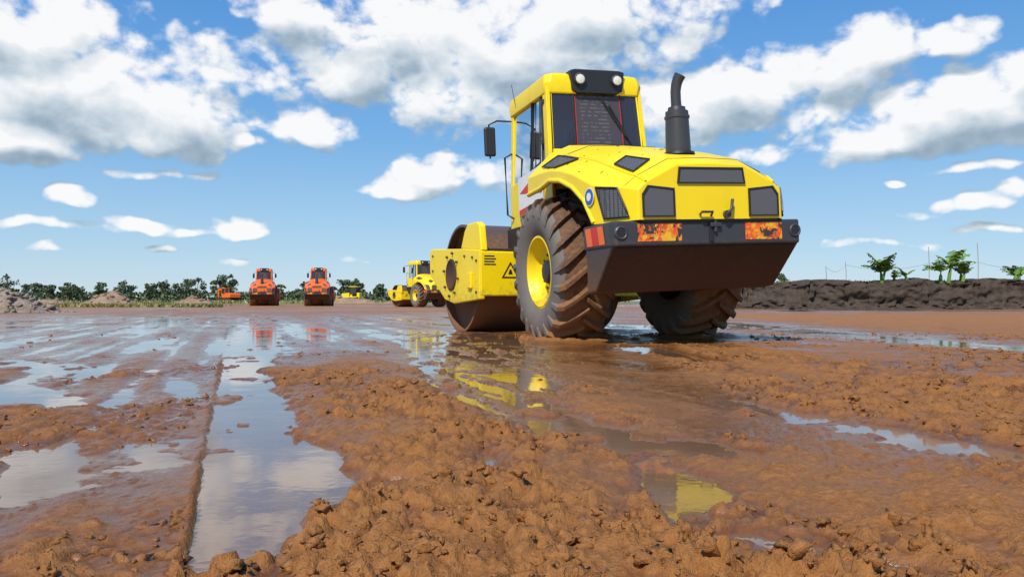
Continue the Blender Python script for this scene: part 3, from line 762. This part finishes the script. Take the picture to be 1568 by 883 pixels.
# ------------------------------------------------------------------ embankment on the right
def soil(name,c0,c1,sc=3,rough=.9,bs=.6):
    m,nt,b=newmat(name);g=N(nt,'ShaderNodeNewGeometry')
    n1=noise(nt,g.outputs['Position'],sc,8,.7);r=ramp(nt,n1,[(.3,c0),(.7,c1)])
    nt.links.new(r.outputs[0],b.inputs['Base Color']);b.inputs['Roughness'].default_value=rough
    bump(nt,b,n1,bs,.15);return m
M_bank=soil('dark_clay_bank',(.026,.019,.014),(.090,.062,.045),2.2)
M_tan=soil('pale_dug_soil',(.18,.11,.065),(.38,.26,.17),1.5)
M_grey=soil('rubble',(.15,.105,.075),(.37,.29,.23),3)
def bank():
    prof=[(-1.0,-.05),(-.75,.05),(-.55,.12),(-.42,.35),(-.36,.7),(-.32,1.05),(-.24,1.30),(-.05,1.42),(.6,1.45),(1.5,1.44),(3.5,1.4),(6,-.1)]
    P=[]
    for a,b in zip(prof[:-1],prof[1:]):
        for k in range(5):P.append((a[0]+(b[0]-a[0])*k/5,a[1]+(b[1]-a[1])*k/5))
    P.append(prof[-1]);P=np.array(P)
    s=np.arange(0,75,.07);S,K=np.meshgrid(s,np.arange(len(P)),indexing='ij')
    bx=8+S;by=41-S*.17
    py=P[K,0];pz=P[K,1]
    d=fbm(S/.35,K/3.2,5,5,.6)*.13+fbm(S/1.3,K/12.,6,3)*.22
    crk=np.abs(vnoise(S/.40,K/22.,8));d=d+.26*ss(.16,.0,crk)*ss(0,10,K)*ss(45,34,K)
    rough=worley2(S/.30,K/3.0,12)[0];d=d+.10*rough
    v=np.stack([bx,by+py+d,np.maximum(pz*(1+.07*fbm(S/2.,K*0,9,3))+.05*fbm(S/.3,K/2,10,3)*(pz>.1),-.1)],-1).reshape(-1,3)
    nk=len(P);f=[(i*nk+j,i*nk+j+1,(i+1)*nk+j+1,(i+1)*nk+j) for i in range(len(s)-1) for j in range(nk-1)]
    me=bpy.data.meshes.new('earth_embankment');me.from_pydata([tuple(q) for q in v],[],f);me.shade_smooth();me.materials.append(M_bank)
    link(bpy.data.objects.new('earth_embankment',me))
bank()
def heap(name,cx,cy,r,h,mat,seed,el=1.6,rock=60,rs_=.12):
    rs=np.random.RandomState(seed);nr,na=14,48;v=[];f=[]
    for i in range(nr+1):
        t=i/nr
        for j in range(na):
            a=2*math.pi*j/na;rr=r*t*(1+.2*vnoise(np.array(math.cos(a)*1.5+seed),np.array(math.sin(a)*1.5),seed))
            x=cx+rr*el*math.cos(a);y=cy+rr*math.sin(a)
            z=h*(math.cos(t*math.pi)*.5+.5)*(1+.5*float(fbm(np.array(x/r*1.2),np.array(y/r*1.2),seed,4)))-.04
            v.append((x,y,z))
    for i in range(nr):
        for j in range(na):f.append((i*na+j,i*na+(j+1)%na,(i+1)*na+(j+1)%na,(i+1)*na+j))
    o=mk(name,v,f,mat,None,0,60)
    if rock:
        p=[];s=[]
        for k in range(rock):
            q=v[rs.randint(len(v))];p.append((q[0]+rs.randn()*.1,q[1]+rs.randn()*.1,q[2]+.02));s.append(rs_*rs.uniform(.3,1.2))
        l=lumps('rubble_stones',np.array(p),np.array(s),mat,.75,seed,.5,1.6,False);l.parent=o
    return o
heap('rubble_pile',-18.3,28,1.6,.75,M_grey,3,1.6,560,.09)
heap('rubble_pile.001',-25.0,38,1.6,.9,M_grey,4,1.6,300,.11)
heap('spoil_heap',-34,66,1.8,1.0,M_tan,5,2.0,60,.2)
heap('spoil_heap.001',-28.5,70,1.2,.5,M_tan,6,2.6,40,.15)
heap('spoil_heap.002',-21,100,2.2,.9,M_tan,7,3.0,40,.2)
heap('spoil_heap.003',-13,95,1.8,.8,M_tan,8,2.5,40,.2)
heap('spoil_heap.004',-46,75,2.4,.6,M_tan,9,2.5,40,.2)

# ------------------------------------------------------------------ vegetation
def leafmat(name,c0,c1,c2):
    m,nt,b=newmat(name);g=N(nt,'ShaderNodeNewGeometry')
    r=ramp(nt,g.outputs['Random Per Island'],[(0,c0),(.55,c1),(1,c2)])
    n1=noise(nt,g.outputs['Position'],.35,3,.6)
    c=mixc(nt,maprange(nt,n1,.4,.65,0,.5),r.outputs[0],c0)
    nt.links.new(c,b.inputs['Base Color']);b.inputs['Roughness'].default_value=.6
    b.inputs['Specular IOR Level'].default_value=.25
    return m
M_leaf=leafmat('tree_foliage',(.050,.078,.035),(.095,.13,.058),(.14,.18,.085))
M_grass=leafmat('dry_grass',(.13,.15,.04),(.24,.24,.08),(.36,.33,.15))
M_ban=leafmat('banana_leaf',(.055,.13,.018),(.12,.23,.03),(.23,.33,.055))
M_bark,_nt,_b=newmat('bark');_b.inputs['Base Color'].default_value=(.09,.065,.045,1);_b.inputs['Roughness'].default_value=.9
def tree_data(V,Fl,Mi,x,y,H,rs,kind=0,nleaf=420,ls=.30,z0=0):
    th=H*(.35 if kind==0 else .75)
    o=len(V);v,f=tube_data([(x,y,z0-.1),(x+.1,y,z0+th*.5),(x+.15*rs.randn(),y,z0+th),(x+.2,y,z0+H*.8)],[.16,.12,.09,.03],6)
    V+=[tuple(p) for p in v];Fl+=[tuple(q+o for q in g) for g in f];Mi+=[1]*len(f)
    cl=[]
    if kind==0:
        nb=rs.randint(7,13)
        for k in range(nb):
            a=rs.rand()*6.28;rr=H*.34*math.sqrt(rs.rand());zz=z0+H*(.38+.55*rs.rand())
            sh=1-.65*max(0,(zz-z0)/H-.5)
            c=(x+rr*sh*math.cos(a),y+rr*sh*math.sin(a),zz);cl.append((c,H*rs.uniform(.09,.19)))
            o=len(V);v,f=tube_data([(x,y,z0+th*rs.uniform(.6,1.1)),c],[.06,.02],4)
            V+=[tuple(p) for p in v];Fl+=[tuple(q+o for q in g) for g in f];Mi+=[1]*len(f)
    else:
        for k in range(12):
            a=rs.rand()*6.28;L=H*.22
            for q in range(4):
                t=(q+1)/4;cl.append(((x+L*t*math.cos(a),y+L*t*math.sin(a),z0+th+L*(.5*t-.8*t*t)),.18))
    for k in range(nleaf):
        c,r=cl[rs.randint(len(cl))];d=rs.randn(3);d/=np.linalg.norm(d);d*=r*rs.rand()**.4;d[2]*=.75
        p=np.array(c)+d;u=rs.randn(3);u/=np.linalg.norm(u);w=np.cross(u,rs.randn(3));w/=np.linalg.norm(w)
        s=ls*rs.uniform(.5,1.1);o=len(V)
        V+=[tuple(p-u*s),tuple(p+w*s*.55),tuple(p+u*s),tuple(p-w*s*.55)];Fl.append((o,o+1,o+2,o+3));Mi.append(0)
def commit(name,V,Fl,Mi,mats):
    me=bpy.data.meshes.new(name);me.from_pydata(V,[],Fl)
    for m in mats:me.materials.append(m)
    me.polygons.foreach_set('material_index',Mi);me.update()
    return link(bpy.data.objects.new(name,me))
rs=np.random.RandomState(11);V=[];Fl=[];Mi=[]
x=-128
while x<-16:
    dd=170+rs.uniform(-12,12)
    prof_=np.interp(x,[-128,-118,-112,-100,-80,-66,-62,-55,-45,-38,-30,-18],[4.4,7.4,6.4,4.2,4.7,4.9,7.0,5.0,4.4,5.5,4.4,3.7])
    H=prof_*rs.uniform(.6,1.05);k=1 if rs.rand()<.08 else 0
    tree_data(V,Fl,Mi,x,dd,H,rs,k,340,.34);x+=rs.uniform(.7,2.1)
for k in range(11000):
    xx_=rs.uniform(-135,-12);zz_=rs.rand()**1.4*2.2;yy_=166+rs.randn()*3
    u=rs.randn(3);u/=np.linalg.norm(u);w=np.cross(u,rs.randn(3));w/=np.linalg.norm(w);s=.36;o=len(V)
    p=np.array([xx_,yy_,zz_]);V+=[tuple(p-u*s),tuple(p+w*s*.6),tuple(p+u*s),tuple(p-w*s*.6)];Fl.append((o,o+1,o+2,o+3));Mi.append(0)
commit('distant_tree_line',V,Fl,Mi,[M_leaf,M_bark])
V=[];Fl=[];Mi=[]
for k in range(50):
    tree_data(V,Fl,Mi,rs.uniform(20,180),rs.uniform(165,185),rs.uniform(3.5,5.5),rs,0,160,.45)
commit('distant_tree_line.001',V,Fl,Mi,[M_leaf,M_bark])
V=[];Fl=[];Mi=[];tree_data(V,Fl,Mi,24.2,70,2.9,rs,0,900,.16);commit('round_tree',V,Fl,Mi,[M_leaf,M_bark])
def grass(name,n,area,hmin,hmax,seed,z=0):
    rs=np.random.RandomState(seed);V=[];Fl=[]
    for k in range(n):
        x,y=area(rs);h=rs.uniform(hmin,hmax);a=rs.rand()*3.14;w=h*.5;dx,dy=w*math.cos(a),w*math.sin(a);lx,ly=rs.randn(2)*h*.5
        o=len(V);V+=[(x-dx,y-dy,z),(x+dx,y+dy,z),(x+lx,y+ly,z+h)];Fl.append((o,o+1,o+2))
    commit(name,V,Fl,[0]*len(Fl),[M_grass])
grass('grass_verge',22000,lambda r:((lambda y:(-.37*y-abs(r.randn())*.16*y,y))(r.uniform(50,130))),.06,.28,2)
grass('grass_verge.001',6000,lambda r:(r.uniform(-75,-20)*1.0,r.uniform(112,150)),.2,.6,3)
grass('weeds_on_bank',4000,lambda r:((lambda s:(8+s,43.3-s*.17+r.uniform(-1.2,1.2)))(r.uniform(0,70))),.03,.14,4,1.40)

def banana(name,loc,H,seed,nl=7,stems=1):
    rs=np.random.RandomState(seed);V=[];Fl=[];Mi=[]
    for st in range(stems):
        bx,by=(rs.randn(2)*.35*(st>0));hs=H*rs.uniform(.22,.36)*(1 if st==0 else .7);lean=rs.randn()*.06
        v,f=tube_data([(bx,by,-.1),(bx+lean*.5,by,hs*.5),(bx+lean,by,hs)],[.10,.08,.05],8);o=len(V)
        V+=[tuple(p) for p in v];Fl+=[tuple(q+o for q in g) for g in f];Mi+=[1]*len(f)
        for k in range(nl):
            a=rs.rand()*6.28;L=H*rs.uniform(.40,.85)*(1 if st==0 else .8);up=rs.uniform(.7,1.5);W=L*rs.uniform(.20,.27)
            c=[];n=14
            for i in range(n+1):
                t=i/n;r_=L*t*(math.cos(up*.9)*.85+.22*t);z=hs-.05+L*(math.sin(up)*t-.44*t*t*(1.6-up*.6))
                c.append((bx+lean+r_*math.cos(a),by+r_*math.sin(a),z))
            px_,py_=-math.sin(a),math.cos(a)
            for i in range(2,n):
                if rs.rand()<.05:continue
                t0=i/n;t1=(i+1)/n
                w0=W*math.sin(math.pi*min(1,(t0-.1)*1.0+.05))**.5;w1=W*math.sin(math.pi*min(1,(t1-.1)*1.0+.05))**.5
                for s in(-1,1):
                    cut=rs.uniform(.8,1);gap=.85 if rs.rand()<.4 else 1
                    A=c[i];B=c[i+1];o=len(V);B2=tuple(A[q]+(B[q]-A[q])*gap for q in range(3));dz=.30*rs.uniform(.2,1.9)
                    V+=[A,B2,(B2[0]+s*px_*w1*cut,B2[1]+s*py_*w1*cut,B2[2]-dz*w1),(A[0]+s*px_*w0*cut,A[1]+s*py_*w0*cut,A[2]-dz*w0)]
                    Fl.append((o,o+1,o+2,o+3));Mi.append(0)
            v,f=tube_data(c[::3],.016,5);o=len(V);V+=[tuple(p) for p in v];Fl+=[tuple(q+o for q in g) for g in f];Mi+=[0]*len(f)
    ob=commit(name,V,Fl,Mi,[M_ban,M_ban]);ob.location=loc;return ob
for i,(x,y,H,seed,nl,st) in enumerate([(18.7,38.6,2.1,1,9,2),(19.9,38.4,1.0,2,7,2),(21.5,37.6,2.1,13,9,2),(22.3,37.9,1.5,8,7,2),(24.7,37.5,.9,4,7,2),(25.5,38.4,1.4,5,8,2)]):
    banana('banana_plant' if i==0 else 'banana_plant.%03d'%i,(x,y+1.0,1.38),H,seed,nl,st)
M_wood,_nt,_b=newmat('weathered_pole');_b.inputs['Base Color'].default_value=(.32,.29,.26,1)
poles=[(16.2,40.4,.8),(17.9,42.0,1.1),(21.4,40.2,1.8),(23.2,39.0,1.9),(27.0,39.0,1.8)]
for i,(x,y,h) in enumerate(poles):
    tube('wooden_pole' if i==0 else 'wooden_pole.%03d'%i,[(x,y,1.2),(x+.02,y,1.35+h*.5),(x-.02,y,1.4+h)],.016,M_wood,None,6)
def sag(a,b,n=10,s=.3):
    return [(a[0]+(b[0]-a[0])*k/n,a[1]+(b[1]-a[1])*k/n,a[2]+(b[2]-a[2])*k/n-s*4*(k/n)*(1-k/n)) for k in range(n+1)]
v=[];f=[]
for p,q in zip(poles[:-1],poles[1:]):
    dv,df=tube_data(sag((p[0],p[1],1.35+min(p[2],1.0)),(q[0],q[1],1.35+min(q[2],1.0))),.008,4);o=len(v);v+=dv;f+=[tuple(w+o for w in g) for g in df]
mk('fence_wire',v,f,M_wood)

# ------------------------------------------------------------------ world: sky + cumulus
SUN_EL=48;sd=Vector((-.38,-.92,0)).normalized()
sundir=Vector((sd.x*math.cos(R(SUN_EL)),sd.y*math.cos(R(SUN_EL)),math.sin(R(SUN_EL))))
wd=bpy.data.worlds.new('World');scene.world=wd;wd.use_nodes=True;nt=wd.node_tree
for n_ in list(nt.nodes):nt.nodes.remove(n_)
out=N(nt,'ShaderNodeOutputWorld')
sky=N(nt,'ShaderNodeTexSky');sky.sky_type='NISHITA';sky.sun_disc=False;sky.sun_elevation=R(SUN_EL);sky.sun_rotation=math.atan2(sd.x,sd.y)
sky.air_density=1.0;sky.dust_density=.3;sky.ozone_density=2.0
bg1=N(nt,'ShaderNodeBackground');bg1.inputs[1].default_value=.11;nt.links.new(sky.outputs[0],bg1.inputs[0])
BL=[(110,150,260,125,1.1),(50,60,190,90,1.0),(270,175,180,85,1.0),(345,120,140,65,.85),(20,220,170,50,1.0),(200,205,200,50,1.0),
 (600,60,200,90,1.0),(770,80,220,115,1.1),(470,20,130,50,.9),(920,20,250,70,1.0),(700,150,130,80,1.0),(550,110,100,60,.8),(1000,60,120,60,.7),
 (490,200,62,44,.95),(385,222,44,18,.8),
 (690,272,120,38,1.05),(610,290,75,22,.9),(760,265,65,32,.9),
 (365,350,55,22,1.0),(290,357,45,10,.8),(105,308,46,22,1.0),(205,345,70,15,.85),(235,380,32,10,.8),(230,266,90,12,.65),
 (1350,75,95,50,1.0),(1270,110,150,60,1.0),(1130,150,140,66,1.0),(1450,60,95,40,.9),(1040,175,110,66,.9),
 (1480,175,180,80,1.1),(1330,215,180,54,1.0),(1180,235,90,28,.9),(1560,120,90,60,1.0),(1250,180,110,50,.85),
 (1480,310,90,20,.95),(1410,328,60,12,.8),(1510,350,70,10,.8),(1490,258,90,12,.75),(1550,290,34,17,.9),(1385,282,24,8,.9),
 (350,405,30,9,.6),(550,396,30,8,.6),(70,388,34,8,.6),(100,350,110,12,.5),(1320,380,110,9,.55),
 (-260,180,300,130,.9),(1900,150,300,130,.9),(784,-380,600,120,.7),(100,-300,400,90,.7)]
G=bpy.data.node_groups.new('cloud_density','ShaderNodeTree')
G.interface.new_socket('Az',in_out='INPUT',socket_type='NodeSocketFloat')
G.interface.new_socket('El',in_out='INPUT',socket_type='NodeSocketFloat')
G.interface.new_socket('D',in_out='OUTPUT',socket_type='NodeSocketFloat')
G.interface.new_socket('B',in_out='OUTPUT',socket_type='NodeSocketFloat')
gi=G.nodes.new('NodeGroupInput');go=G.nodes.new('NodeGroupOutput')
az,el=gi.outputs[0],gi.outputs[1]
cx=N(G,'ShaderNodeCombineXYZ');G.links.new(az,cx.inputs[0]);G.links.new(math_(G,'MULTIPLY',el,1.35),cx.inputs[1]);cx.inputs[2].default_value=3.7
acc=None
nw=N(G,'ShaderNodeTexNoise');nw.inputs['Scale'].default_value=9;nw.inputs['Detail'].default_value=3;G.links.new(cx.outputs[0],nw.inputs['Vector'])
sw=N(G,'ShaderNodeSeparateXYZ');G.links.new(nw.outputs['Color'],sw.inputs[0])
azw=math_(G,'ADD',az,math_(G,'MULTIPLY',math_(G,'SUBTRACT',sw.outputs[0],.5),.08))
elw=math_(G,'ADD',el,math_(G,'MULTIPLY',math_(G,'SUBTRACT',sw.outputs[1],.5),.05))
for (px,py,rx,ry_,s) in BL:
    a=math.atan((px-784)/1200);e=math.atan((460-py)/1200*math.cos(a))
    ra=rx/1200*math.cos(a)**2;re=ry_/1200*math.cos(a)
    da=math_(G,'MULTIPLY_ADD',azw,1/ra,-a/ra);de=math_(G,'MULTIPLY_ADD',elw,1/re,-e/re)
    de=math_(G,'MAXIMUM',de,math_(G,'MULTIPLY',de,-1.3))
    d2=math_(G,'MULTIPLY_ADD',da,da,math_(G,'MULTIPLY',de,de))
    val=math_(G,'MULTIPLY_ADD',d2,-s,s)
    acc=val if acc is None else math_(G,'SMOOTH_MAX',acc,val,.3)
acc=math_(G,'MAXIMUM',acc,-1.2)
f1=noise(G,cx.outputs[0],10,7,.60)
f2=N(G,'ShaderNodeTexVoronoi');f2.feature='F1';f2.inputs['Scale'].default_value=30;f2.inputs['Detail'].default_value=1.0
f2v=N(G,'ShaderNodeVectorMath');f2v.operation='MULTIPLY_ADD';G.links.new(nw.outputs['Color'],f2v.inputs[0]);f2v.inputs[1].default_value=(.10,.10,.10);G.links.new(cx.outputs[0],f2v.inputs[2])
G.links.new(f2v.outputs[0],f2.inputs['Vector'])
dn=math_(G,'MULTIPLY',math_(G,'SUBTRACT',f1,.5),2.8)
dn=math_(G,'ADD',dn,math_(G,'MULTIPLY',math_(G,'SUBTRACT',.46,f2.outputs['Distance']),.55))
tot=math_(G,'ADD',math_(G,'MULTIPLY_ADD',acc,.90,dn),-.03)
G.links.new(tot,go.inputs[0]);G.links.new(acc,go.inputs[1])
tc=N(nt,'ShaderNodeTexCoord');sp=N(nt,'ShaderNodeSeparateXYZ');nt.links.new(tc.outputs['Generated'],sp.inputs[0])
azo=math_(nt,'ARCTAN2',sp.outputs[0],sp.outputs[1]);elo=math_(nt,'ARCSINE',sp.outputs[2])
def dens(dx,dy):
    g=nt.nodes.new('ShaderNodeGroup');g.node_tree=G
    nt.links.new(math_(nt,'ADD',azo,dx),g.inputs[0]);nt.links.new(math_(nt,'ADD',elo,dy),g.inputs[1]);return g
g0=dens(0,0);g1=dens(-.008,.024)
D=g0.outputs[0];Du=g1.outputs[0]
alpha=N(nt,'ShaderNodeMapRange');alpha.interpolation_type='SMOOTHSTEP';nt.links.new(D,alpha.inputs[0]);alpha.inputs[1].default_value=-.16;alpha.inputs[2].default_value=.42
hf=maprange(nt,elo,.0,.06,0,1)
al=math_(nt,'MULTIPLY',math_(nt,'MULTIPLY',alpha.outputs[0],hf),.97)
lit=math_(nt,'MULTIPLY',math_(nt,'SUBTRACT',D,Du),.40)
low=math_(nt,'MULTIPLY',math_(nt,'SUBTRACT',g0.outputs[1],g1.outputs[1]),1.0)
low=math_(nt,'MAXIMUM',math_(nt,'MINIMUM',low,.3),-.30)
lit=math_(nt,'ADD',lit,low)
thick=maprange(nt,D,.35,1.5,0,.48)
lt=math_(nt,'SUBTRACT',math_(nt,'ADD',.74,lit),thick,clamp=True)
cr=ramp(nt,lt,[(0,(.24,.34,.44)),(.28,(.38,.49,.59)),(.55,(.66,.74,.81)),(.84,(1.0,1.0,1.0))])
skr=ramp(nt,maprange(nt,elo,0,.45,0,1),[(0,(.56,.72,.86)),(.14,(.40,.64,.87)),(.45,(.17,.45,.83)),(.85,(.070,.30,.76)),(1,(.055,.25,.69))])
bg3=N(nt,'ShaderNodeBackground');bg3.inputs[1].default_value=1.0;nt.links.new(skr.outputs[0],bg3.inputs[0])
m0=N(nt,'ShaderNodeMixShader');m0.inputs[0].default_value=.78;nt.links.new(bg1.outputs[0],m0.inputs[1]);nt.links.new(bg3.outputs[0],m0.inputs[2])
bg2=N(nt,'ShaderNodeBackground');bg2.inputs[1].default_value=.97;nt.links.new(cr.outputs[0],bg2.inputs[0])
mx=N(nt,'ShaderNodeMixShader');nt.links.new(al,mx.inputs[0]);nt.links.new(m0.outputs[0],mx.inputs[1]);nt.links.new(bg2.outputs[0],mx.inputs[2])
nt.links.new(mx.outputs[0],out.inputs[0])
try:
    wd.cycles.sampling_method='MANUAL';wd.cycles.sample_map_resolution=512
except Exception as e:print(e)

sl=bpy.data.lights.new('sun','SUN');sl.energy=4.8;sl.angle=R(.5);sl.color=(1,.94,.84)
so=bpy.data.objects.new('sun',sl);link(so);so.rotation_euler=sundir.to_track_quat('Z','Y').to_euler()

# ------------------------------------------------------------------ camera
cd=bpy.data.cameras.new('camera');cd.sensor_width=36;cd.lens=27.55;cd.clip_end=8000;cd.clip_start=.05
cam=bpy.data.objects.new('camera',cd);link(cam);cam.location=(0,0,.42);cam.rotation_euler=(R(90.9),0,0)
scene.camera=cam
